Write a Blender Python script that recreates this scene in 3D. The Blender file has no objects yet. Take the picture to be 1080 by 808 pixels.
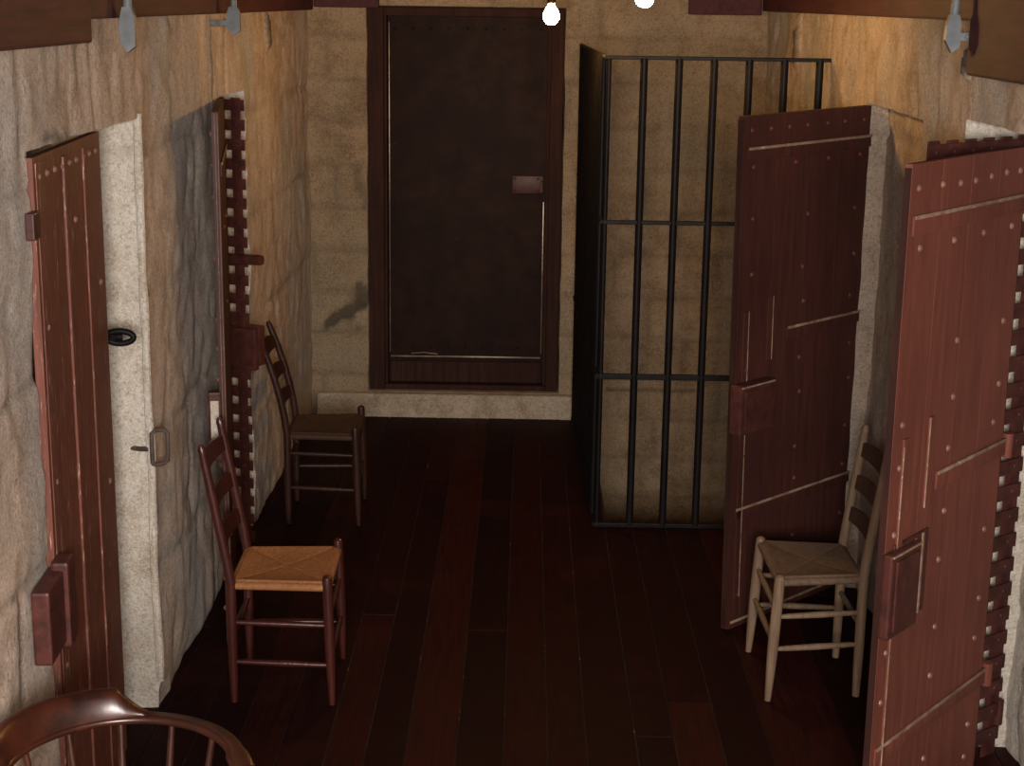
import bpy, bmesh, math, random
from mathutils import Vector, Matrix, noise
random.seed(7)
S = bpy.context.scene
COL = S.collection
PI = math.pi

# ------------------------------------------------------------------ mesh builder
class MB:
    def __init__(s): s.v = []; s.f = []; s.m = []; s.sm = []
    def add(s, vs, fs, mat=0, smooth=False, M=None):
        o = len(s.v)
        s.v += [tuple(M @ Vector(p)) if M else tuple(p) for p in vs]
        for f in fs:
            s.f.append(tuple(i + o for i in f)); s.m.append(mat); s.sm.append(smooth)
    def box(s, x0, x1, y0, y1, z0, z1, b=0.0, mat=0, M=None):
        b = min(b, (x1-x0)*.45, (y1-y0)*.45, (z1-z0)*.45)
        if b <= 0:
            vs = [(x, y, z) for z in (z0, z1) for y in (y0, y1) for x in (x0, x1)]
            fs = [(0,2,3,1),(4,5,7,6),(0,1,5,4),(2,6,7,3),(0,4,6,2),(1,3,7,5)]
            s.add(vs, fs, mat, False, M); return
        bm = bmesh.new(); bmesh.ops.create_cube(bm, size=1)
        for v in bm.verts:
            v.co = Vector(((x0+x1)/2+v.co.x*(x1-x0), (y0+y1)/2+v.co.y*(y1-y0), (z0+z1)/2+v.co.z*(z1-z0)))
        bmesh.ops.bevel(bm, geom=list(bm.edges), offset=b, segments=2, affect='EDGES', profile=.6)
        bm.verts.index_update()
        s.add([tuple(v.co) for v in bm.verts], [tuple(v.index for v in f.verts) for f in bm.faces], mat, False, M)
        bm.free()
    def tube(s, pts, rad, n=12, mat=0, M=None, flat=None, cap=True, up=None):
        pts = [Vector(p) for p in pts]; k = len(pts)
        if not hasattr(rad, '__len__'): rad = [rad]*k
        vs = []; fs = []; prev = None
        for i, p in enumerate(pts):
            t = (pts[min(i+1, k-1)] - pts[max(i-1, 0)]).normalized()
            if up is not None: a = Vector(up)
            elif prev is None: a = Vector((0, 0, 1)) if abs(t.z) < .9 else Vector((1, 0, 0))
            else: a = prev
            a = (a - t*a.dot(t)).normalized(); b = t.cross(a); prev = a
            ra = rad[i]; rb = ra if flat is None else ra*flat
            for j in range(n):
                q = 2*PI*j/n
                vs.append(tuple(p + a*math.cos(q)*ra + b*math.sin(q)*rb))
        for i in range(k-1):
            for j in range(n):
                fs.append((i*n+j, i*n+(j+1) % n, (i+1)*n+(j+1) % n, (i+1)*n+j))
        if cap:
            fs.append(tuple(range(n))[::-1]); fs.append(tuple(range((k-1)*n, k*n)))
        s.add(vs, fs, mat, True, M)
    def lathe(s, prof, c=(0,0,0), n=16, mat=0, M=None):
        vs = []; fs = []
        for r, z in prof:
            for j in range(n):
                q = 2*PI*j/n; vs.append((c[0]+max(r,1e-4)*math.cos(q), c[1]+max(r,1e-4)*math.sin(q), c[2]+z))
        k = len(prof)
        for i in range(k-1):
            for j in range(n):
                fs.append((i*n+j, i*n+(j+1) % n, (i+1)*n+(j+1) % n, (i+1)*n+j))
        fs.append(tuple(range(n))[::-1]); fs.append(tuple(range((k-1)*n, k*n)))
        s.add(vs, fs, mat, True, M)
    def dome(s, c, r, h, axis=1, sgn=1, mat=0, M=None):
        # a small domed nail head
        n = 7; vs = []; fs = []
        rings = [(1, 0), (.8, .6), (.35, .95)]
        for a, hh in rings:
            for j in range(n):
                q = 2*PI*j/n
                u, w, d = r*a*math.cos(q), r*a*math.sin(q), h*hh*sgn
                vs.append((c[0]+u, c[1]+d, c[2]+w) if axis == 1 else (c[0]+d, c[1]+u, c[2]+w))
        for i in range(2):
            for j in range(n): fs.append((i*n+j, i*n+(j+1) % n, (i+1)*n+(j+1) % n, (i+1)*n+j))
        fs.append(tuple(range(2*n, 3*n)))
        s.add(vs, fs, mat, True, M)
    def prism(s, poly, z0, z1, mat=0, M=None):
        n = len(poly)
        vs = [(x, y, z0) for x, y in poly] + [(x, y, z1) for x, y in poly]
        fs = [tuple(range(n))[::-1], tuple(range(n, 2*n))] + [(i, (i+1) % n, n+(i+1) % n, n+i) for i in range(n)]
        s.add(vs, fs, mat, False, M)
    def build(s, name, mats, parent=None, angle=40):
        me = bpy.data.meshes.new(name)
        me.from_pydata(s.v, [], s.f)
        if not isinstance(mats, (list, tuple)): mats = [mats]
        for m in mats: me.materials.append(m)
        me.polygons.foreach_set('material_index', s.m)
        me.polygons.foreach_set('use_smooth', s.sm)
        me.update()
        bm = bmesh.new(); bm.from_mesh(me); bmesh.ops.recalc_face_normals(bm, faces=bm.faces); bm.to_mesh(me); bm.free()
        if any(s.sm): me.set_sharp_from_angle(angle=math.radians(angle))
        o = bpy.data.objects.new(name, me); COL.objects.link(o)
        if parent: o.parent = parent
        return o

def tag(o, label=None, cat=None, group=None, kind=None):
    if label: o['label'] = label
    if cat: o['category'] = cat
    if group: o['group'] = group
    if kind: o['kind'] = kind
    return o
def thing(name, label, cat, loc=(0,0,0), rz=0, group=None):
    o = bpy.data.objects.new(name, None); COL.objects.link(o)
    o.empty_display_size = .1; o.location = loc; o.rotation_euler = (0, 0, rz)
    return tag(o, label, cat, group)

# ------------------------------------------------------------------ materials
def newmat(name):
    m = bpy.data.materials.new(name); m.use_nodes = True
    nt = m.node_tree; nt.nodes.clear()
    out = nt.nodes.new('ShaderNodeOutputMaterial'); b = nt.nodes.new('ShaderNodeBsdfPrincipled')
    nt.links.new(b.outputs[0], out.inputs[0])
    return m, nt, b
def nd(nt, t, **k):
    n = nt.nodes.new(t)
    for a, v in k.items():
        if a in n.inputs.keys(): n.inputs[a].default_value = v
        else: setattr(n, a, v)
    return n
def ramp(nt, fac, stops):
    r = nt.nodes.new('ShaderNodeValToRGB'); e = r.color_ramp.elements
    while len(e) < len(stops): e.new(.5)
    for i, (p, c) in enumerate(stops):
        e[i].position = p; e[i].color = (c[0], c[1], c[2], 1) if hasattr(c, '__len__') else (c, c, c, 1)
    nt.links.new(fac, r.inputs[0]); return r.outputs[0]
def mix(nt, fac, a, b, mode='MIX'):
    n = nt.nodes.new('ShaderNodeMix'); n.data_type = 'RGBA'; n.blend_type = mode
    for sock, v in ((n.inputs[0], fac), (n.inputs[6], a), (n.inputs[7], b)):
        if hasattr(v, 'is_linked') or hasattr(v, 'links'): nt.links.new(v, sock)
        elif hasattr(v, '__len__'): sock.default_value = (v[0], v[1], v[2], 1)
        else: sock.default_value = v
    return n.outputs[2]
def coords(nt, scale=(1,1,1), rot=(0,0,0)):
    tc = nt.nodes.new('ShaderNodeTexCoord'); mp = nt.nodes.new('ShaderNodeMapping')
    mp.inputs['Scale'].default_value = scale; mp.inputs['Rotation'].default_value = rot
    nt.links.new(tc.outputs['Object'], mp.inputs[0]); return mp.outputs[0]
def noi(nt, co, scale, detail=5, rough=.6, dist=0):
    n = nd(nt, 'ShaderNodeTexNoise'); n.inputs['Scale'].default_value = scale
    n.inputs['Detail'].default_value = detail; n.inputs['Roughness'].default_value = rough
    n.inputs['Distortion'].default_value = dist
    nt.links.new(co, n.inputs['Vector']); return n.outputs[0]
def bump(nt, b, h, strength=.4, dist=.01):
    n = nt.nodes.new('ShaderNodeBump'); n.inputs['Strength'].default_value = strength
    n.inputs['Distance'].default_value = dist
    nt.links.new(h, n.inputs['Height']); nt.links.new(n.outputs[0], b.inputs['Normal'])

def stone(name, base, dark, light, stain=(.05,.045,.04), rough=.85, stretch=(1,1,1), cool=None):
    m, nt, b = newmat(name); co = coords(nt, stretch)
    n1 = noi(nt, co, 1.6, 6, .62, .3); n2 = noi(nt, co, 9, 6, .7); n3 = noi(nt, co, 70, 5, .8); n5 = noi(nt, co, 150, 3, .8)
    c = ramp(nt, n1, [(.32, dark), (.5, base), (.68, light)])
    c = mix(nt, ramp(nt, n2, [(.42, 0), (.60, .8)]), c, light)
    c = mix(nt, ramp(nt, n2, [(.30, .75), (.46, 0)]), c, dark)
    if cool:
        nc = noi(nt, coords(nt, (1.0,1.0,.45)), 1.5, 5, .6, .6)
        c = mix(nt, ramp(nt, nc, [(.46, 0), (.62, .75)]), c, cool)
    n4 = noi(nt, co, 4.0, 8, .8, 1.2)
    c = mix(nt, ramp(nt, n4, [(.62, 0), (.70, .75)]), c, tuple(x*.55 for x in dark))
    c = mix(nt, ramp(nt, n3, [(.36, .6), (.52, 0)]), c, tuple(x*.6 for x in dark))
    c = mix(nt, ramp(nt, n5, [(.50, 0), (.66, .65)]), c, tuple(min(.95, x*1.25) for x in light))
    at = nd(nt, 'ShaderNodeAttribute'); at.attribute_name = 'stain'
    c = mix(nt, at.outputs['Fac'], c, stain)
    nt.links.new(c, b.inputs['Base Color']); b.inputs['Roughness'].default_value = rough
    b.inputs['Specular IOR Level'].default_value = .25
    h = mix(nt, .45, n2, n3); bump(nt, b, h, 1.0, .034)
    return m
def paint(name, base, dark, chip, rough=.5, grain=(14,14,.9), chips=.66, bumps=.35, spec=.22, metal=0):
    # old paint or varnish with a grain and chips
    m, nt, b = newmat(name); co = coords(nt, grain); co2 = coords(nt, (1,1,1))
    g = noi(nt, co, 3.0, 6, .65); p = noi(nt, co2, 2.5, 4, .6); k = noi(nt, coords(nt, (grain[0]*1.0, grain[1]*1.0, grain[2]*2.2)), 4.0, 6, .75)
    c = ramp(nt, g, [(.34, dark), (.6, base)])
    c = mix(nt, ramp(nt, p, [(.35, .6), (.6, 0)]), c, dark)
    c = mix(nt, ramp(nt, k, [(chips, 0), (chips+.05, .8)]), c, chip)
    nt.links.new(c, b.inputs['Base Color']); b.inputs['Roughness'].default_value = rough
    b.inputs['Specular IOR Level'].default_value = spec; b.inputs['Metallic'].default_value = metal
    bump(nt, b, g, bumps, .004)
    return m

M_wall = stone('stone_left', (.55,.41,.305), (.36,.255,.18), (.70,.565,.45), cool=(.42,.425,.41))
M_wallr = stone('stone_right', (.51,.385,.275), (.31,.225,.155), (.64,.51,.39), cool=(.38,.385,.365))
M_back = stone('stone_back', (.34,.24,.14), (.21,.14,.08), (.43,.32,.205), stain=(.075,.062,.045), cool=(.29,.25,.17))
M_jamb = stone('whitewash', (.68,.60,.49), (.46,.36,.25), (.80,.74,.64))
M_sill = stone('sill_stone', (.42,.35,.25), (.26,.20,.14), (.54,.46,.36))
M_dred = paint('door_red', (.175,.055,.036), (.110,.034,.024), (.36,.24,.17), rough=.55, bumps=.25)
M_dred2 = paint('door_red_dark', (.066,.021,.015), (.036,.012,.010), (.22,.13,.085), rough=.55, chips=.7, bumps=.25)
M_dleft = paint('door_worn', (.175,.060,.040), (.090,.032,.022), (.42,.30,.21), rough=.55, grain=(30,30,1.1), chips=.58)
M_strap = paint('iron_strap_red', (.11,.032,.022), (.06,.018,.013), (.33,.24,.17), rough=.45, grain=(5,5,5), chips=.6)
M_edge = paint('worn_glint_edge', (.33,.24,.17), (.15,.08,.05), (.48,.40,.32), rough=.6, grain=(6,6,6), chips=.6)  # pale wear, and painted catch light on the strap edges
M_stud = paint('stud_heads', (.22,.11,.075), (.12,.055,.04), (.4,.3,.22), rough=.4, grain=(6,6,6), chips=.6, spec=.6)
M_lock = paint('lock_iron', (.085,.026,.020), (.04,.014,.011), (.24,.14,.09), rough=.45, grain=(8,8,8))
M_latt = paint('lattice_iron', (.085,.024,.018), (.032,.011,.010), (.25,.15,.10), rough=.5, grain=(8,8,8))
M_black = paint('black_iron', (.009,.007,.007), (.004,.0035,.0035), (.05,.04,.03), rough=.5, grain=(6,6,3), chips=.74, spec=.12)
M_hook = paint('dull_iron', (.09,.065,.05), (.04,.03,.025), (.2,.15,.11), rough=.5, grain=(8,8,8))
M_steel = paint('back_door_sheet', (.025,.012,.008), (.012,.006,.005), (.055,.032,.025), rough=.65, grain=(3,3,3), chips=.68, spec=.1)
M_frame = paint('back_frame_wood', (.042,.016,.011), (.020,.008,.006), (.10,.06,.045), rough=.75, grain=(16,16,1), chips=.72, spec=.12)
M_brass = paint('bright_strip', (.26,.21,.16), (.10,.07,.05), (.5,.45,.38), rough=.3, grain=(4,4,4), metal=.5)
M_beam = paint('beam_wood', (.075,.020,.020), (.036,.011,.012), (.13,.06,.055), rough=.7, grain=(12,1.2,12), chips=.72)
M_grey = paint('grey_blue_iron', (.16,.175,.18), (.09,.10,.105), (.24,.23,.22), rough=.5, grain=(5,5,5))
M_wA = paint('chair_redwood', (.062,.014,.010), (.032,.008,.006), (.12,.045,.03), rough=.33, grain=(20,20,2), chips=.75, spec=.5)
M_wB = paint('chair_darkwood', (.042,.017,.011), (.020,.008,.006), (.09,.045,.03), rough=.4, grain=(20,20,2), chips=.75)
M_wC = paint('chair_greywood', (.205,.140,.088), (.125,.08,.05), (.32,.25,.17), rough=.55, grain=(20,20,2), chips=.72)
M_wCs = paint('chair_slat_dark', (.075,.040,.026), (.04,.02,.013), (.12,.07,.05), rough=.5, grain=(2,20,20), chips=.75)
M_wD = paint('armchair_varnish', (.060,.016,.007), (.014,.005,.004), (.14,.045,.02), rough=.3, grain=(4,4,4), chips=.78, bumps=.12, spec=.5)
M_rA = paint('rush_gold', (.35,.155,.060), (.20,.085,.032), (.46,.26,.12), rough=.7, grain=(25,25,25), chips=.62)
M_rB = paint('rush_brown', (.065,.034,.020), (.03,.017,.011), (.2,.12,.07), rough=.7, grain=(25,25,25))
M_rC = paint('rush_grey', (.155,.100,.064), (.085,.055,.036), (.25,.18,.12), rough=.7, grain=(25,25,25), chips=.62)
M_dark = paint('dark_void', (.02,.016,.013), (.01,.008,.007), (.03,.025,.02), rough=.9)
M_under = paint('underfloor_gap_light', (.035,.022,.016), (.012,.007,.005), (.26,.20,.15), rough=.9, grain=(9,2.2,9), chips=.62)  # pale flecks paint the light showing up between the floorboards

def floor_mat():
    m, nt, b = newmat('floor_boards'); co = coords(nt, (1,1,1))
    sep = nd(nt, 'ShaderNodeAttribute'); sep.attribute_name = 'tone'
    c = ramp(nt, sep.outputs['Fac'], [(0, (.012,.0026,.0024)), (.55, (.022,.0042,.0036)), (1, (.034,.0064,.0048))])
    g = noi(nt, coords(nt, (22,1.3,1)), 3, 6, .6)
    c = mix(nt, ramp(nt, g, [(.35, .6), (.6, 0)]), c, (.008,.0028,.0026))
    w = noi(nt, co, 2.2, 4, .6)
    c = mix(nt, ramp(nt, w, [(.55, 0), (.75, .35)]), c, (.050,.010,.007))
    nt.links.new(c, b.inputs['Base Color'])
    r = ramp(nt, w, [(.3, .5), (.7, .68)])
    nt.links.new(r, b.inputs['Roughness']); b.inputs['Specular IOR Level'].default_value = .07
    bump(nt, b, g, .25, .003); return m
M_floor = floor_mat()

def emis(name, col, st):
    m = bpy.data.materials.new(name); m.use_nodes = True; nt = m.node_tree; nt.nodes.clear()
    o = nt.nodes.new('ShaderNodeOutputMaterial'); e = nt.nodes.new('ShaderNodeEmission')
    e.inputs[0].default_value = (*col, 1); e.inputs[1].default_value = st
    nt.links.new(e.outputs[0], o.inputs[0]); return m
BULB = 1.0
M_bulb = emis('lit_bulb', (1.0, .55, .17), 410*BULB)

# ------------------------------------------------------------------ rough masonry walls
def lines(a, b, step, edges):
    """grid lines, doubled at the sides of openings"""
    xs = set(); n = int(round((b-a)/step))
    for i in range(n+1): xs.add(round(a+(b-a)*i/n, 5))
    for e in edges:
        xs = {x for x in xs if abs(x-e) > step*.45}
        xs.add(round(e-.006, 5)); xs.add(round(e+.006, 5))
    return sorted(xs)
def masonry(name, mats, to3, ua, ub, wa, wb, openings, ch, bw, seed, amp=.010, step=.022, groove=.011, stains=(), holes=()):
    """openings: (u0,u1,w0,w1,depth); to3(u,w,d) puts a wall point d behind the face"""
    ue = sorted({e for o in openings for e in o[:2] if ua < e < ub}); we = sorted({e for o in openings for e in o[2:4] if wa < e < wb})
    us = lines(ua, ub, step, ue); ws = lines(wa, wb, step, we)
    vs = []; st = []; ins = []
    for w in ws:
        row = math.floor((w + .03*noise.noise((w*.6, seed, 0)))/ch)
        for u in us:
            d = 0; io = False
            for (u0, u1, w0, w1, dp) in openings:
                if u0 < u < u1 and w0 < w < w1: d = dp; io = dp > .1
            n = noise.fractal(Vector((u*2.2, w*2.2, seed)), 1.0, 2.0, 4)*amp*1.2
            n += noise.noise(Vector((u*11, w*8, seed+5)))*amp*.5
            n += noise.noise(Vector((u*15, w*15, seed+15)))*amp*.34
            n -= max(0, noise.noise(Vector((u*10, w*9, seed+25)))-.38)*amp*2.2
            # block joints, wandering and half plastered over
            uw = u + .03*noise.noise(Vector((u*2, w*3, seed+9))); ww = w + .025*noise.noise(Vector((u*2.5, w, seed+3)))
            row = math.floor(ww/ch); off = (row*.37 % 1)*bw
            dz = min(ww - row*ch, (row+1)*ch - ww)
            fu = (uw+off)/bw; du = min(fu-math.floor(fu), math.ceil(fu)-fu)*bw
            msk = max(0, min(1, .85+1.6*noise.noise(Vector((u*1.1, w*1.1, seed+20)))))
            g = max(math.exp(-(dz/.016)**2), math.exp(-(du/.016)**2))*groove*msk
            s = 0
            for (cu, cw, ru, rw, ang, dep, sv) in stains:
                x = (u-cu)*math.cos(ang)+(w-cw)*math.sin(ang); y = -(u-cu)*math.sin(ang)+(w-cw)*math.cos(ang)
                y += .35*rw*math.sin(x/ru*2)+ rw*.8*noise.noise(Vector((u*14, w*14, seed)))
                q = (x/ru)**2+(y/rw)**2
                if q < 1.25:
                    k = min(1, (1.25-q)*2.5); n -= dep*k; s = max(s, sv*k)
            if not io: s = max(s, g/groove*.34 if groove else 0)
            e = .012*noise.noise(Vector((w*7, u*7, seed+40)))
            vs.append(to3(u+(e if abs(d) > 0 else e*.4), w, d + g - n)); st.append(s); ins.append(io)
    nu = len(us); fs = []; mi = []
    for j in range(len(ws)-1):
        for i in range(nu-1):
            cu = (us[i]+us[i+1])/2; cw = (ws[j]+ws[j+1])/2
            if any(h[0] < cu < h[1] and h[2] < cw < h[3] for h in holes): continue
            a = j*nu+i; q = (a, a+1, a+1+nu, a+nu)
            fs.append(q); mi.append(1 if sum(ins[k] for k in q) > 0 else 0)
    me = bpy.data.meshes.new(name); me.from_pydata(vs, [], fs)
    for m in mats: me.materials.append(m)
    me.polygons.foreach_set('material_index', mi); me.polygons.foreach_set('use_smooth', [True]*len(fs))
    at = me.attributes.new('stain', 'FLOAT', 'POINT'); at.data.foreach_set('value', st)
    me.update(); me.set_sharp_from_angle(angle=math.radians(50))
    o = bpy.data.objects.new(name, me); COL.objects.link(o); return tag(o, kind='structure')

XL, XR, YB, YN, ZC = -1.19, 1.29, 8.8, -.9, 2.78
masonry('wall_left', [M_wall, M_jamb], lambda u, w, d: (XL-d, u, w), YN, YB+.02, 0, ZC,
        [(3.80, 4.90, -.1, 1.94, .16), (6.26, 6.79, -.1, 1.93, .55)], .46, .98, 3.1, amp=.011,
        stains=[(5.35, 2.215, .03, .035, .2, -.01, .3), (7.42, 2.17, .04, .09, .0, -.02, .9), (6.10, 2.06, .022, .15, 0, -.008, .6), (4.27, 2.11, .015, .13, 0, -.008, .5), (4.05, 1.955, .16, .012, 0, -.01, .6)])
masonry('wall_right', [M_wallr, M_jamb], lambda u, w, d: (XR+d, u, w), YN, YB+.02, -1.5, ZC,
        [(3.45, 4.72, -1.6, 1.985, .27), (5.25, 6.14, -1.6, 1.945, .075)], .46, .92, 11.7, amp=.012,
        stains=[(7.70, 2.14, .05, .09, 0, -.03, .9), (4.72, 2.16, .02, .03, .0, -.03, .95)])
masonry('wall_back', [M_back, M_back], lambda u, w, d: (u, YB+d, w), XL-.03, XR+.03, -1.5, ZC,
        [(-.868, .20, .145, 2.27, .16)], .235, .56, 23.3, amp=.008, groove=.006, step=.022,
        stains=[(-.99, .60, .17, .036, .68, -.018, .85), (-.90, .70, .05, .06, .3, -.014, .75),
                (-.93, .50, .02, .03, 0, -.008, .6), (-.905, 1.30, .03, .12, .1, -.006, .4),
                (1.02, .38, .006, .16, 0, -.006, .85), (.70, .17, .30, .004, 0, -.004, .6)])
# behind the camera: a plain end wall with an opening made up to hold the front light
def endwall():
    m = MB(); x0, x1, z0, z1 = -.55, .65, 1.75, 2.6
    m.box(XL-.1, x0, YN-.12, YN, 0, ZC); m.box(x1, XR+.1, YN-.12, YN, 0, ZC)
    m.box(x0, x1, YN-.12, YN, 0, z0); m.box(x0, x1, YN-.12, YN, z1, ZC)
    tag(m.build('wall_near', M_wall), kind='structure')
    f = MB(); w = .04
    f.box(x0, x1, YN-.08, YN-.04, z0, z0+w, .005); f.box(x0, x1, YN-.08, YN-.04, z1-w, z1, .005)
    f.box(x0, x0+w, YN-.08, YN-.04, z0+w, z1-w, .005); f.box(x1-w, x1, YN-.08, YN-.04, z0+w, z1-w, .005)
    tag(f.build('light_opening_1', M_frame), kind='structure')
endwall()

# ------------------------------------------------------------------ floor, well, ceiling, timbers
WX0, WX1, WY0 = .395, XR+.1, 6.94
def floor():
    m = MB(); tone = []
    def plank(x0, x1, y0, y1, t, dz):
        n0 = len(m.v); m.box(x0, x1, y0, y1, -.03, dz, .0025); tone.extend([t]*(len(m.v)-n0))
    x = -1.72; i = 0
    while x < 1.62:
        w = random.choice([.125, .14, .15, .16]); x1 = x+w-.0035
        cuts = [YN-.1] + sorted(random.uniform(.5, 8) for _ in range(2)) + [YB+.12]
        for a, b in zip(cuts, cuts[1:]):
            if b-a < .05: continue
            t = random.random()**1.5; dz = random.uniform(-.0015, .0015)
            if -.42 < x < -.28: t = .95
            if x1 > WX0 and b > WY0:
                if x < WX0-.02: plank(x, WX0, WY0, b, t, dz)
                if a < WY0: plank(x, x1, a, WY0, t, dz)
            else: plank(x, x1, a+.001, b-.001, t, dz)
        x += w; i += 1
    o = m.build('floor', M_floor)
    at = o.data.attributes.new('tone', 'FLOAT', 'POINT'); at.data.foreach_set('value', tone)
    tag(o, kind='structure')
    u = MB(); u.box(-1.72, WX0-.002, YN-.1, YB+.12, -.06, -.0045); u.box(WX0-.002, 1.62, YN-.1, WY0-.002, -.06, -.0045)
    u.box(-1.72, WX0-.002, YN-.1, YB+.12, -.22, -.0605); u.box(WX0-.002, 1.62, YN-.1, WY0-.002, -.22, -.0605)
    c = u.build('floor_joists', M_under); c.parent = o
floor()
def well():
    m = MB()
    m.box(WX0-.12, WX0-.002, WY0-.1, YB, -1.5, -.222); m.box(WX0, XR, WY0-.12, WY0-.002, -1.5, -.222)
    m.box(WX0-.12, XR+.1, WY0-.12, YB+.1, -1.58, -1.5)
    o = tag(m.build('wall_stairwell', M_back), kind='structure')
    for k in range(6):
        s = MB(); y = 7.0+k*.27; s.box(WX0+.02, XR-.02, y, y+.3, -1.5, -1.5+.17*(6-k) - .28, .008)
        tag(s.build('stair_step', M_under), kind='structure')
well()
c = MB(); c.box(XL-.2, XR+.2, YN-.12, YB+.2, ZC, ZC+.06)
for k in range(9): c.box(XL, XR, -.5+k*1.08, -.4+k*1.08, ZC-.12, ZC)
tag(c.build('ceiling', M_beam), kind='structure')
def timber(name, x0, x1, y0, y1, z0, z1, b=.008):
    m = MB(); m.box(x0, x1, y0, y1, z0, z1, b); return tag(m.build(name, M_beam), kind='structure')
timber('trim_1', XL-.1, XL+.035, 4.245, 8.78, 2.247, 2.6)
timber('trim_2', XL-.1, XL+.055, YN, 4.24, 2.188, 2.6)
timber('trim_3', XR-.035, XR+.1, 4.605, 8.78, 2.272, 2.6)
timber('trim_4', XR-.05, XR+.1, YN, 4.60, 2.122, 2.6)
timber('trim_5', XL+.04, -.80, YB-.045, YB+.1, 2.262, 2.6)
timber('trim_6', .86, XR-.04, YB-.045, YB+.1, 2.25, 2.6)
s_ = MB(); s_.box(-1.165, .285, YB-.05, YB+.05, -.02, .135, .014)
o = tag(s_.build('trim_7', M_sill), kind='structure')

# ------------------------------------------------------------------ back door (set in the far wall)
def back_door():
    x0, x1, z0, z1 = -.868, .198, .145, 2.268
    y = YB+.02
    fr = MB()
    fr.box(x0, x0+.085, y, y+.13, z0, z1, .006); fr.box(x1-.07, x1, y, y+.13, z0, z1, .006)
    fr.box(x0+.085, x1-.07, y, y+.13, z1-.045, z1, .006); fr.box(x0+.085, x1-.07, y+.005, y+.13, z0, z0+.03, .006)
    # inner rebate
    fr.box(x0+.085, x0+.10, y+.03, y+.13, z0+.03, z1-.045, .003); fr.box(x1-.085, x1-.07, y+.03, y+.13, z0+.03, z1-.045, .003)
    door = fr.build('door_1', M_frame); tag(door, kind='structure')
    pn = MB(); a, b = x0+.102, x1-.087
    pn.box(a, b, y+.07, y+.115, z0+.032, z1-.047, .004)
    for i in range(9):
        for zz in (z0+.24, z1-.11):
            pn.dome((a+.04+i*(b-a-.08)/8, y+.07, zz), .009, .006, 1, -1)
    pn.build('door_panel', M_steel, door)
    br = MB(); br.box(a+.012, b-.012, y+.058, y+.072, .322, .331, .001)
    br.box(b-.012, b-.006, y+.060, y+.071, .35, 1.22, .001); br.box(a+.006, a+.011, y+.060, y+.071, .35, z1-.08, .001)
    br.tube([(a+.13, y+.055, .345), (a+.2, y+.05, .352), (a+.28, y+.052, .343)], .004, 8)
    br.build('edge_strip', M_brass, door)
    kb = MB(); kb.box(a+.008, b-.008, y+.05, y+.069, z0+.034, .30, .006); kb.build('kick_board', M_frame, door)
    lk = MB(); lk.box(-.075, .10, y+.045, y+.07, 1.265, 1.365, .008)
    for px in (-.06, .07):
        for pz in (1.28, 1.35): lk.dome((px, y+.045, pz), .007, .005, 1, -1)
    lk.lathe([(.012, 0), (.012, .006)], n=10, M=Matrix.Translation((.02, y+.045, 1.315)) @ Matrix.Rotation(PI/2, 4, 'X'))
    l = lk.build('lock_plate', M_lock, door); tag(l, 'worn rectangular lock plate')
    h = MB(); h.tube([(.088, y+.05, 1.272), (.088, y+.02, 1.28), (.088, y+.018, 1.33), (.088, y+.05, 1.338)], .006, 8)
    tag(h.build('door_handle', M_brass, l), 'small bright metal pull')
back_door()

# ------------------------------------------------------------------ plank cell doors
def cell_door(label, hinge, free, z0, h, t, side, mat, straps, studs, lock=None, extra=None, edge=M_edge):
    """local +x runs from the hinge edge to the free edge, the studded face is local y = 0 facing side*y"""
    d = Vector((free[0]-hinge[0], free[1]-hinge[1])); w = d.length
    o = thing('cell_door', label, 'door', (hinge[0], hinge[1], z0), math.atan2(d.y, d.x), 'plank cell doors')
    y0, y1 = (-t, 0) if side > 0 else (0, t)
    p = MB(); n = 4; ww = w/n
    for i in range(n):
        p.box(i*ww+.0003, (i+1)*ww-.0003, y0, y1, 0, h, .0007)
    p.build('door_panel', mat, o)
    for (zz, xa, xb, hh) in straps:
        s = MB(); s.box(xa, xb, 0 if side > 0 else -.006, .006 if side > 0 else 0, zz-hh, zz, .002)
        s.box(xa+.004, xb-.004, .0045 if side > 0 else -.009, .009 if side > 0 else -.0045, zz-.009, zz+.001, .001, mat=1)  # pale line paints light caught along the strap's upper edge
        if xa < .0:
            s.tube([(xa, .004*side, zz-hh-.01), (xa, .004*side, zz+.012)], .017, 12)
        s.build('hinge_strap', [mat, edge], o)
    st = MB()
    for (sx, sz) in studs:
        st.dome((sx, 0, sz), .0105, .008, 1, side)
    b = st.build('studs', M_strap if mat is M_dred2 else M_stud, o)
    if lock:
        xa, xb, za, zb, pr = lock
        l = MB(); ya, yb = (0, pr) if side > 0 else (-pr, 0)
        l.box(xa, xb, ya, yb, za, zb, .008)
        l.box(xa+.02, xb-.02, ya if side < 0 else yb-.001, yb+.006 if side > 0 else ya+.006, za+.02, zb-.02, .003) if side > 0 else None
        lo = l.build('lock_box', M_lock, o)
        e = MB(); e.box(xa+.004, xb-.004, pr-.002 if side > 0 else -pr-.002, pr+.002 if side > 0 else -pr+.002, zb-.008, zb-.002, .001)
        e.build('lock_rim', edge, lo)
        for ox in (xa+.03, xb-.03):
            for oz in (za+.03, zb-.03):
                pass
    if extra: extra(o, w)
    return o

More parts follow.
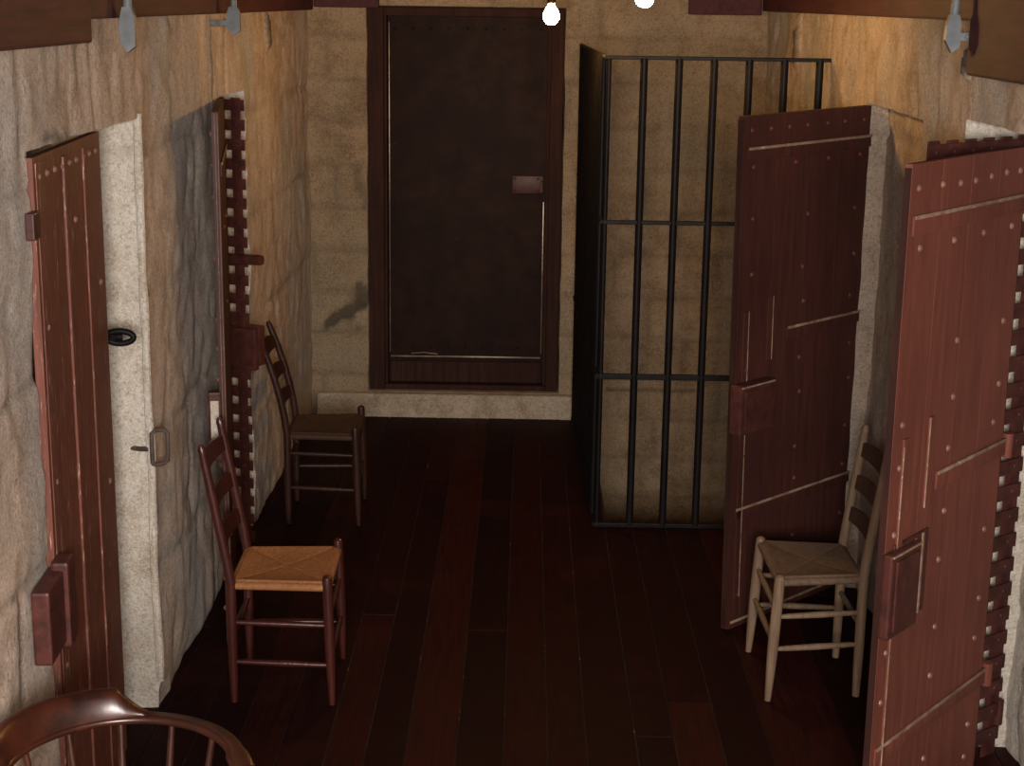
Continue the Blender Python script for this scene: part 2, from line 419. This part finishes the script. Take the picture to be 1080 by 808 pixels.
def studs_grid(w, h, seed, zs, xs=(.07, .5, .93), skip=.12):
    r = random.Random(seed); out = []
    for z in zs:
        for x in xs:
            if r.random() > skip: out.append((w*x+r.uniform(-.012, .012), z+r.uniform(-.015, .015)))
    return out
W1 = Vector((.947-1.40, 3.924-4.487)).length
rows = [1.45, 1.27, 1.15, .95, .83, .62, .48, .22, .12]
st1 = [(W1*a, 1.865+.004*math.sin(a*9)) for a in (.06, .19, .33, .47, .60, .75, .94)] + \
      [(W1*a, 1.715) for a in (.1, .36, .62, .9)] + studs_grid(W1, 1.93, 3, rows, (.10, .52, .93), .1)
def ex1(o, w):
    k = MB(); k.box(w, w+.004, -.019, -.001, .01, 1.92, .001); tag(k.build('edge_band', M_frame, o), 'dark band along the free edge')
    k = MB()   # cover plate over the bolt mortice and its two upright battens
    k.box(w-.25, w-.045, 0, .006, .70, .935, .002); k.box(w-.215, w-.205, .006, .010, .70, .93, .001, mat=1)
    k.box(w-.17, w-.03, .006, .0095, .915, .925, .001, mat=1)
    k.build('cover_plate', [M_lock, M_edge], o)
    k = MB(); k.box(w-.085, w-.055, 0, .007, .28, 1.22, .002); k.box(w-.057, w-.053, .006, .009, .3, 1.2, .001, mat=1)
    k.build('upright_batten', [M_dred, M_edge], o)
    k = MB(); k.box(w-.235, w-.205, 0, .006, 1.0, 1.25, .002); k.box(w-.208, w-.204, .005, .008, 1.0, 1.25, .001, mat=1)
    k.build('upright_batten', [M_dred, M_edge], o)
cell_door('wide open red-brown studded plank door, nearest on the right, cut off by the photo edge',
          (1.40, 4.487), (.947, 3.924), .004, 1.93, .019, 1, M_dred,
          [(1.80, -.03, W1-.02, .05), (1.085, -.03, W1*.62, .05), (.365, -.03, W1-.02, .05)],
          st1, (W1-.16, W1+.012, .69, .925, .03), ex1)
W2 = Vector((.785-1.337, 5.645-6.17)).length
st2 = [(W2*a, 1.87) for a in (.06, .22, .36, .52, .66, .8, .94)] + [(W2*a, 1.74) for a in (.08, .34, .6, .92)] + \
      studs_grid(W2, 1.93, 8, [1.55, 1.36, 1.2, 1.0, .85, .66, .52, .3, .14], (.09, .5, .92), .1)
def ex2(o, w):
    k = MB(); k.box(w, w+.004, -.026, -.001, .01, 1.91, .001); tag(k.build('edge_band', M_frame, o), 'dark band along the free edge')
    for (xx, a, b) in ((w-.045, .12, 1.22), (w-.185, 1.02, 1.26)):
        k = MB(); k.box(xx-.014, xx+.014, 0, .006, a, b, .002); k.box(xx-.016, xx-.012, .004, .007, a, b, .001, mat=1)
        k.build('upright_batten', [M_dred2, M_edge], o)
cell_door('open dark red studded plank door standing between the barred cage and the pale chair',
          (1.337, 6.17), (.785, 5.645), .022, 1.92, .026, 1, M_dred2,
          [(1.81, -.05, W2-.02, .045), (1.13, -.05, W2*.62, .045), (.475, -.02, W2-.02, .045), (.03, .0, W2-.01, .03)],
          st2, (W2-.17, W2+.03, .775, .96, .055), ex2).rotation_euler[1] = .018
# left near door: lies nearly flat with the wall, plain worn boards
def exL(o, w):
    s = -1
    k = MB(); k.box(.30, .335, -.008, 0, .02, 1.9, .003); k.box(.55, .57, -.006, 0, .02, 1.9, .003)
    k.box(.02, .10, -.003, 0, .02, 1.91, .001)
    k.build('upright_batten', M_dleft, o)
    # the hanging block by the wall, and a small iron hinge cap higher up
    k = MB(); k.box(-.215, -.03, -.034, .012, .715, .905, .008); k.box(-.06, .02, -.046, -.002, .70, .925, .008)
    tag(k.build('hinge_block', M_lock, o), 'bulky red-brown block at the edge of the door')
    k = MB(); k.box(-.065, .0, -.012, .010, 1.735, 1.80, .004); k.build('hinge_cap', M_lock, o)
    k = MB()   # bolt with an eye at its end
    k.tube([(w-.02, .02, 1.315), (w+.03, .02, 1.315)], .014, 12)
    ring = [(w+.06, .035-.048+.040*math.cos(a)-.01, 1.308+.019*math.sin(a)) for a in [2*PI*i/24 for i in range(25)]]
    k.tube(ring, .0095, 10); k.tube([(w+.02, -.01, 1.315), (w+.06, .02, 1.308)], .010, 8)
    k.tube([(w+.06, .028, 1.308), (w+.06, -.03, 1.308)], .010, 8)
    tag(k.build('bolt', M_black, o), 'black iron bolt with a flattened eye')
cell_door('worn red-brown plank door lying almost flush with the wall at far left',
          (-1.178, 3.808), (-1.228, 4.605), .004, 1.925, .022, -1, M_dleft, [],
          [(.05+.085*i, 1.875) for i in range(9)] + [(.06, 1.5), (.06, 1.1), (.72, 1.5), (.72, .9), (.06, .6), (.43, 1.72)], None, exL)
def exL2(o, w):
    k = MB(); k.box(w-.002, w+.003, -.014, -.012, .01, 1.92, .001); k.box(w-.002, w+.0025, -.0045, -.003, .01, 1.92, .001)
    k.build('edge_strip', M_edge, o)
    k = MB(); k.box(w-.03, w+.012, -.064, -.018, .70, .95, .006); q = k.build('latch_plate', M_lock, o)
    k = MB(); k.box(w+.0115, w+.014, -.056, -.027, .75, .92, .002); tag(k.build('bare_patch', M_jamb, q), 'patch of bare pale surface')
    k = MB()
    for i in range(17):
        k.dome((w-.05-.02*(i % 2), -.024, .12+i*.108), .011, .010, 1, -1)
    k.build('clinched_nails', M_stud, o)
W4 = Vector((-1.04+1.15, 5.45-6.22)).length
cell_door('dark plank door seen edge-on against the left wall, beside the iron lattice gate',
          (-1.170, 6.22), (-1.045, 5.45), .004, 1.925, .024, 1, M_dred2, [(1.75, .02, W4-.04, .05), (.45, .02, W4-.04, .05)],
          [(W4*.5, 1.2), (W4*.3, 1.5), (W4*.7, 1.5)], None, exL2)

# ------------------------------------------------------------------ iron lattice gates
def lattice(label, free, hinge, z0, h, extra=None):
    d = Vector((free[0]-hinge[0], free[1]-hinge[1])); w = d.length
    o = thing('lattice_gate', label, 'gate', (hinge[0], hinge[1], z0), math.atan2(d.y, d.x), 'iron lattice gates')
    p = MB(); P_ = .08; n = int(w/P_); nz = int(h/P_); bw = .045
    for i in range(n+1):
        x = w - .012 - bw/2 - i*P_
        if x < bw/2: break
        p.box(x-bw/2, x+bw/2, -.008, -.001, 0, h, .001)
    p.box(0, .045, -.008, -.001, 0, h, .001)
    for k in range(nz+1):
        z = min(h-.01, h-.03-k*P_)
        if z < .02: break
        p.box(0, w, .001, .008, z-bw/2, z+bw/2, .001)
        for i in range(n+1):
            x = w-.012-bw/2-i*P_
            if x < bw/2: break
            p.dome((x, .008, z), .007, .004, 1, 1); p.dome((x, -.008, z), .007, .004, 1, -1)
    p.build('lattice', M_latt, o)
    for hz in (.1, h-.2):
        s = MB(); s.tube([(0, 0, hz), (0, 0, hz+.08)], .016, 10); s.build('hinge', M_latt, o)
    if extra: extra(o, w, h)
    return o
def exg(o, w, h):
    k = MB(); k.box(w-.12, w+.045, .008, .05, .79, .96, .006)
    k.box(w-.15, w+.055, -.035, -.008, .78, .955, .006); k.build('lock_box', M_lock, o)
    k = MB(); k.tube([(w-.22, -.03, 1.235), (w+.095, -.03, 1.25)], .022, 8); k.box(w-.16, w-.10, -.05, -.008, 1.2, 1.28, .004)
    k.build('bolt', M_lock, o)
lattice('rusty red iron lattice gate in the left cell opening behind the ladder-back chairs', (-1.148, 6.52), (-1.64, 6.77), .012, 1.90, exg)
lattice('iron lattice gate showing its square holes behind the nearest right-hand plank door', (1.075, 4.315), (1.515, 4.655), .012, 1.945)

k = MB(); zz = [.10+i*.06 for i in range(32)]
k.tube([(XL+.002+.006*noise.noise((z*3, 1, 0)), 4.897+.008*noise.noise((z*2.3, 5, 0)), z) for z in zz], [.013+.006*noise.noise((z*7, 2, 2)) for z in zz], 8)
tag(k.build('trim_8', M_jamb), kind='structure')
# iron staple on the jamb of the near left opening
k = MB()
y, z = 4.90, .855
k.tube([(XL+.012, y-.02, z+.0), (XL+.012, y-.022, z+.05), (XL+.012, y-.02, z+.098), (XL+.022, y-.012, z+.108), (XL+.048, y-.0, z+.108), (XL+.058, y, z+.098),
        (XL+.058, y, z+.05), (XL+.056, y, z+.005), (XL+.044, y-.002, z-.004), (XL+.022, y-.012, z-.006), (XL+.012, y-.02, z)], .0075, 8)
k.tube([(XL-.09, y+.03, z+.04), (XL-.03, y-.01, z+.045), (XL+.0, y-.012, z+.045)], .008, 8)
tag(k.build('wall_staple', M_hook), 'bent iron hasp staple fixed to the pale stone corner left', 'staple')

# ------------------------------------------------------------------ barred cage round the stairwell
def cage():
    y0 = 6.86; o = thing('barred_cage', 'tall black iron bar cage at the back, right of the dark door', 'cage', (.31, y0, 0))
    L = lambda x, y, z: (x-.31, y-y0, z)
    top = 2.083
    for i in range(7):
        m = MB(); x = .345+i*.1482; r = .0165 if i else .011
        m.tube([L(x, y0, .012), L(x, y0, top)], r, 14); m.build('bar', M_black, o)
    for z, hh in ((top, .008), (1.385, .0085), (.70, .012), (.012, .010)):
        m = MB(); a = L(.334, y0-.012, z-hh); b = L(1.285, y0+.012, z+hh)
        m.box(a[0], b[0], a[1], b[1], a[2], b[2], .003); m.build('rail', M_black, o)
        m = MB(); m.tube([L(.335, y0, z), L(.289, YB-.015, z)], hh, 10, flat=1.3, up=(0, 0, 1)); m.build('rail', M_black, o)
    n = 13
    for i in range(1, n):
        m = MB(); t = i/n; x = .335-.046*t; y = y0+(YB-.02-y0)*t
        m.tube([L(x, y, .012), L(x, y, top)], .0155, 12); m.build('bar', M_black, o)
cage()

# ------------------------------------------------------------------ grey iron brackets
def bracket(label, x, y, z, arm, s, rot=0, pipe_top=ZC, w=.042, h=.12):
    """pipe coming down in front of the timber, flattened below; arm = reach along the wall"""
    o = thing('pipe_bracket', label, 'bracket', (x, y, z), rot, 'grey iron pipe brackets at the wall tops')
    m = MB(); m.tube([(0, 0, h-.02), (.004*s, 0, h+.05), (.004*s, 0, pipe_top-z)], [.013, .0115, .0115], 12)
    m.build('pipe', M_grey, o)
    m = MB(); t = .013
    poly = [(-w*.55, .03), (-w*.05, -.005), (w*.5, .012), (w*.5, h*.8), (w*.32, h), (-w*.30, h), (-w*.5, h*.7)]
    vs = [(-t, a, b) for a, b in poly]+[(t, a, b) for a, b in poly]; n = len(poly)
    R = Matrix.Rotation(0, 4, 'Z')
    m.add([(p[1], p[0], p[2]) for p in vs], [tuple(range(n)), tuple(range(n, 2*n))[::-1]]+[(i, (i+1) % n, n+(i+1) % n, n+i) for i in range(n)], 0, False)
    m.build('plate', M_grey, o)
    if arm:
        m = MB(); m.box(*(sorted((0, arm))), -.010, .010, .028, .052, .004)
        m.dome((arm, 0, .04), .018, .012, 1, -1); m.dome((arm*.5, -.01, .04), .008, .006, 1, -1); m.build('arm', M_grey, o)
bracket('blue-grey iron pipe bracket above the near left plank door', -1.125, 4.58, 2.158, None, 1)
bracket('blue-grey iron pipe bracket above the left lattice gate, with an arm', -1.105, 6.12, 2.173, -.115, 1, w=.05, h=.10)
bracket('blue-grey iron pipe bracket high on the right wall, with a short arm', 1.20, 4.62, 2.188, .080, 1, w=.04, h=.10)

# ------------------------------------------------------------------ ladder-back chairs
def rush_seat(bw, fw, d, z, thick=.032):
    """woven rush: four triangles of cords meeting in the middle; back edge at x=-d/2"""
    m = MB(); N = 44; vs = []; fs = []
    def width(x): t = (x+d/2)/d; return bw*(1-t)+fw*t
    for j in range(N+1):
        for i in range(N+1):
            a = i/N*2-1; b = j/N*2-1
            x = a*d/2; y = b*width(x)/2
            e = max(abs(a), abs(b)); dist = (1-e)
            zz = z - .012*(1-e**3) - .010*max(0, (e-.93)/.07)**2
            zz += .0016*math.cos(dist*N*PI*.999/2*1.0*2) + (-.003 if abs(abs(a)-abs(b)) < .03 else 0)
            vs.append((x, y, zz))
    for j in range(N):
        for i in range(N):
            q = j*(N+1)+i; fs.append((q, q+1, q+N+2, q+N+1))
    m.add(vs, fs, 0, True)
    # wrapped edges and underside
    c = [(-d/2, -bw/2), (d/2, -fw/2), (d/2, fw/2), (-d/2, bw/2)]
    for k in range(4):
        p, q = c[k], c[(k+1) % 4]
        pts = [(p[0]+(q[0]-p[0])*t/8, p[1]+(q[1]-p[1])*t/8, z-.020) for t in range(9)]
        m.tube(pts, .0135, 10)
    m.add([(a, b, z-.031) for a, b in c], [(0, 3, 2, 1)], 0)
    return m
def ladder_chair(label, loc, rz, bw, fw, d, mw, mr, mslat=None, top=.88, recl=.085, curve=0, seat=.435, finial=.455, splay=.012, slats=3, rung=(.30, .155), r=.0165):
    o = thing('ladder_back_chair', label, 'chair', loc, rz, 'old ladder-back chairs along the corridor')
    mslat = mslat or mw
    def back(z, s):
        x = -d/2 - .004
        if z > seat: t = (z-seat)/(top-seat); x -= recl*(t*(1-curve)+curve*t*t)*1.0
        else: x += 0
        return Vector((x, s*(bw/2+.004), z))
    def front(z, s):
        t = 1-z/seat; return Vector((d/2+splay*t, s*(fw/2+splay*.6*t), z))
    for s in (-1, 1):
        m = MB(); zs = [0, .08, .2, .3, seat-.01, .5, .58, .66, .74, .82, top-.03, top-.015, top]
        rr = [r*.72, r*.9, r, r, r, r, r*.98, r*.95, r*.92, r*.88, r*.8, r*.85, r*.45]
        m.tube([back(z, s) for z in zs], rr, 12, up=(1, 0, 0)); m.build('back_post', mw, o)
    for s in (-1, 1):
        m = MB(); zs = [0, .06, .14, .2, .3, seat-.03, finial-.014, finial-.006, finial]
        rr = [r*.62, r*.8, r*1.0, r*1.08, r*1.08, r*1.05, r*1.0, r*.9, r*.4]
        m.tube([front(z, s) for z in zs], rr, 12, up=(1, 0, 0)); m.build('leg', mw, o)
    for i in range(slats):
        zc = seat+.115+i*(top-seat-.20)/max(1, slats-1); hh = .052
        m = MB(); n = 10; vs = []; fs = []
        for k in range(n+1):
            t = k/n*2-1; a = back(zc, 1); bow = .018*(1-t*t)
            for (dx, zz) in ((-.0045, zc-hh/2), (-.0045, zc+hh/2+.014*(1-t*t)-.004), (.0045, zc+hh/2+.014*(1-t*t)-.004), (.0045, zc-hh/2)):
                xa = back(zz, 1).x; vs.append((xa-bow+dx, t*bw/2, zz))
        for k in range(n):
            for j in range(4): fs.append((k*4+j, k*4+(j+1) % 4, k*4+4+(j+1) % 4, k*4+4+j))
        fs += [(0,1,2,3), (n*4+3, n*4+2, n*4+1, n*4)]
        m.add(vs, fs, 0, True); m.build('slat', mslat, o, angle=50)
    rush_seat(bw-.004, fw-.006, d, seat).build('seat', mr, o)
    def rg(p, q):
        m = MB(); pts = [p.lerp(q, t) for t in (0, .15, .5, .85, 1)]; m.tube(pts, [.007, .0095, .0115, .0095, .007], 10); m.build('stretcher', mw, o)
    for z in rung:
        for s in (-1, 1): rg(back(z, s), front(z-.005, s))
        rg(front(z+.02, -1), front(z+.02, 1))
    rg(back(rung[0]-.05, -1), back(rung[0]-.05, 1))
    return o
ladder_chair('dark red ladder-back chair with a golden rush seat by the left wall',
             (-.795, 5.135, .003), .02, .345, .375, .315, M_wA, M_rA, top=.895, recl=.085, seat=.432, rung=(.285, .145))
ladder_chair('near-black ladder-back chair at the far left, in front of the back wall',
             (-.895, 7.005, .003), .03, .33, .38, .30, M_wB, M_rB, top=.86, recl=.12, curve=.55, seat=.425, finial=.46, rung=(.33, .17))
ladder_chair('pale grey-brown ladder-back chair with dark slats against the open right-hand doors',
             (1.012, 5.248, .003), PI+.02, .325, .395, .285, M_wC, M_rC, mslat=M_wCs, top=.875, recl=.055, seat=.440, finial=.448, splay=.022, rung=(.305, .19), r=.0175)

# ------------------------------------------------------------------ low-backed armchair, bottom left
def armchair():
    o = thing('captains_armchair', 'glossy brown bow-backed wooden armchair in the bottom left foreground', 'armchair', (-.852, 3.115, .003), 0)
    R_ = .252; zr = .695; mid = math.radians(144)
    def pt(a, r=R_, z=zr): return Vector((r*math.cos(a), r*math.sin(a), z))
    A0, A1 = mid-math.radians(122), mid+math.radians(122)
    path = []; N = 72
    for i in range(N+1):
        a = A0+(A1-A0)*i/N; path.append(pt(a))
    def tangent_ext(a, s, L):  # arms running on to scrolled hands
        t = Vector((-math.sin(a), math.cos(a), 0))*s; return [pt(a)+t*L*k/6 - Vector((0, 0, .006*k*k/36)) for k in range(1, 7)]
    full = list(reversed(tangent_ext(A0, -1, .15))) + path + tangent_ext(A1, 1, .15)
    n = len(full); m = MB(); rad = []
    for i in range(n):
        e = min(i, n-1-i)
        rad.append(.012 if e == 0 else (.020 if e < 6 else .0155))
    # flat oval rail: height rad*.62, width ~ 2*rad*1.45
    vs = []; fs = []; K = 14
    for i, p in enumerate(full):
        t = (full[min(i+1, n-1)]-full[max(i-1, 0)]).normalized(); sd = Vector((t.y, -t.x, 0))
        wd = rad[i]*1.35; ht = .0105
        for j in range(K):
            q = 2*PI*j/K; cx, sx = math.cos(q), math.sin(q)
            f = lambda v: math.copysign(abs(v)**.7, v)
            vs.append(tuple(p + sd*wd*f(cx) + Vector((0, 0, ht*f(sx)))))
    for i in range(n-1):
        for j in range(K): fs.append((i*K+j, i*K+(j+1) % K, (i+1)*K+(j+1) % K, (i+1)*K+j))
    fs += [tuple(range(K))[::-1], tuple(range((n-1)*K, n*K))]
    m.add(vs, fs, 0, True); m.build('arm_rail', M_wD, o, angle=60)
    # crest: raised block over the middle of the bow, leaning out, scooped at both ends
    m = MB(); half = math.radians(46); N2 = 60; vs = []; fs = []
    prof = [(-.019, -.002), (-.021, .25), (-.017, .7), (-.010, .93), (0.0, 1.0), (.010, .96), (.016, .75), (.017, .3), (.016, -.002)]
    K = len(prof)
    for i in range(N2+1):
        s = (i/N2*2-1); a = mid+s*(half+math.radians(15))
        u = abs(s)*(half+math.radians(15))/half
        H_ = .056 if u < .86 else .056*max(0, 1-((u-.86)/.46))**1.9
        H_ = max(H_, .0015); H_ += .008*(1-u*u) if u < 1 else 0
        th = 1.0 if u < .95 else max(.5, 1-(u-.95)*2)
        for (dr, k) in prof:
            vs.append(tuple(pt(a, R_ + dr*th + .30*H_*max(k, 0), zr+.010+H_*k)))
    for i in range(N2):
        for j in range(K-1): fs.append((i*K+j, i*K+j+1, (i+1)*K+j+1, (i+1)*K+j))
        fs.append((i*K+K-1, i*K, (i+1)*K, (i+1)*K+K-1))
    fs += [tuple(range(K))[::-1], tuple(range(N2*K, (N2+1)*K))]
    m.add(vs, fs, 0, True); m.build('crest_rail', M_wD, o, angle=60)
    # saddle seat
    zs = .43; m = MB(); vs = []; fs = []; J = 40
    rings = [0, .25, .5, .75, .93, 1.0]
    def outline(q):
        c_, s_ = math.cos(q), math.sin(q); f = lambda v: math.copysign(abs(v)**.8, v); return Vector((.225*f(c_), .225*f(s_), 0))
    for side_ in (0, 1):
        for k in rings:
            for j in range(J):
                p = outline(2*PI*j/J)*k
                z = zs - (.016*(1-k**2) + (.006 if k == 1 else 0)) if side_ == 0 else zs-.042+(.006 if k == 1 else 0)
                vs.append((p.x, p.y, z))
    nr = len(rings)
    for b0 in (0, nr*J):
        for k in range(nr-1):
            for j in range(J): fs.append((b0+k*J+j, b0+k*J+(j+1) % J, b0+(k+1)*J+(j+1) % J, b0+(k+1)*J+j))
    for j in range(J): fs.append(((nr-1)*J+j, (nr-1)*J+(j+1) % J, nr*J+(nr-1)*J+(j+1) % J, nr*J+(nr-1)*J+j))
    m.add(vs, fs, 0, True); m.build('seat', M_wD, o, angle=60)
    # spindles
    for i in range(10):
        a = A0-.02+(A1-A0+.04)*i/9
        p = pt(a, R_-.002, zr-.004); q = Vector((.195*math.cos(a), .195*math.sin(a), zs-.008))
        m = MB(); ts = [0, .06, .12, .3, .5, .7, .88, .94, 1]
        m.tube([q.lerp(p, t) for t in ts], [.0085, .0085, .011, .0115, .0098, .0085, .0075, .0075, .007], 10); m.build('spindle', M_wD, o)
    legs = []
    for k in range(4):
        a = mid+PI/4+k*PI/2; p = Vector((.15*math.cos(a), .15*math.sin(a), zs-.03)); q = Vector((.235*math.cos(a), .235*math.sin(a), 0))
        legs.append((p, q)); m = MB(); ts = [0, .1, .2, .24, .3, .5, .7, .76, .8, 1]
        m.tube([q.lerp(p, t) for t in ts], [.013, .015, .018, .014, .019, .021, .018, .014, .018, .013], 12); m.build('leg', M_wD, o)
    for k in range(4):
        (p, q), (p2, q2) = legs[k], legs[(k+1) % 4]; t = .38 if k % 2 else .45
        m = MB(); a, b = q.lerp(p, t), q2.lerp(p2, t); m.tube([a, a.lerp(b, .5), b], [.008, .013, .008], 10); m.build('stretcher', M_wD, o)
armchair()

# ------------------------------------------------------------------ bare bulbs
def bulb(label, x, y, z):
    o = thing('light_bulb', label, 'light bulb', (x, y, z), 0, 'bare bulbs hanging in the corridor')
    m = MB(); m.lathe([(.002, -.043), (.016, -.040), (.029, -.029), (.036, -.010), (.035, .004), (.026, .024), (.015, .040), (.012, .046)], n=24)
    m.build('glass', M_bulb, o)
    m = MB(); m.lathe([(.0135, .0465), (.019, .05), (.020, .085), (.012, .10), (.004, .105)], n=18); m.build('socket', M_black, o)
    m = MB(); m.tube([(0, 0, .10), (0, 0, ZC-z-.001)], .0035, 8); m.build('cord', M_black, o)
bulb('bright bare bulb hanging in front of the dark back door', .10, 7.1, 2.252)
bulb('bare glowing bulb just cut off by the top of the photo', .425, 6.0, 2.334)

# ------------------------------------------------------------------ lights
def area(name, loc, target, sx, sy, power, col):
    l = bpy.data.lights.new(name, 'AREA'); l.shape = 'RECTANGLE'; l.size = sx; l.size_y = sy; l.energy = power; l.color = col
    o = bpy.data.objects.new(name, l); COL.objects.link(o); o.location = loc
    o.rotation_euler = (Vector(target)-Vector(loc)).to_track_quat('-Z', 'Y').to_euler(); return o
area('front_light', (.05, YN+.02, 2.17), (0, 6, 1.2), 1.1, .8, 370, (1.0, .91, .86))  # unseen front light from behind the camera, in place of a flash
w = bpy.data.worlds.new('world'); S.world = w; w.use_nodes = True
w.node_tree.nodes['Background'].inputs[0].default_value = (.75, .85, 1, 1)
w.node_tree.nodes['Background'].inputs[1].default_value = .3

# ------------------------------------------------------------------ camera
t, rho, yaw = math.radians(13.5), math.radians(.8), math.radians(.385)
f = Vector((-math.sin(yaw)*math.cos(t), math.cos(yaw)*math.cos(t), -math.sin(t)))
r0 = Vector((math.cos(yaw), math.sin(yaw), 0)); u0 = r0.cross(f)
r = r0*math.cos(rho)+u0*math.sin(rho); u = u0*math.cos(rho)-r0*math.sin(rho)
cam = bpy.data.cameras.new('camera'); co = bpy.data.objects.new('camera', cam); COL.objects.link(co)
cam.sensor_width = 36; cam.lens = 36*1680/1080; cam.clip_start = .05
co.matrix_world = Matrix(((r.x, u.x, -f.x, 0), (r.y, u.y, -f.y, 0), (r.z, u.z, -f.z, 2.31), (0, 0, 0, 1)))
S.camera = co
S.view_settings.view_transform = 'Standard'; S.view_settings.look = 'None'
S.view_settings.exposure = 0; S.view_settings.gamma = 1; S.view_settings.use_curve_mapping = False
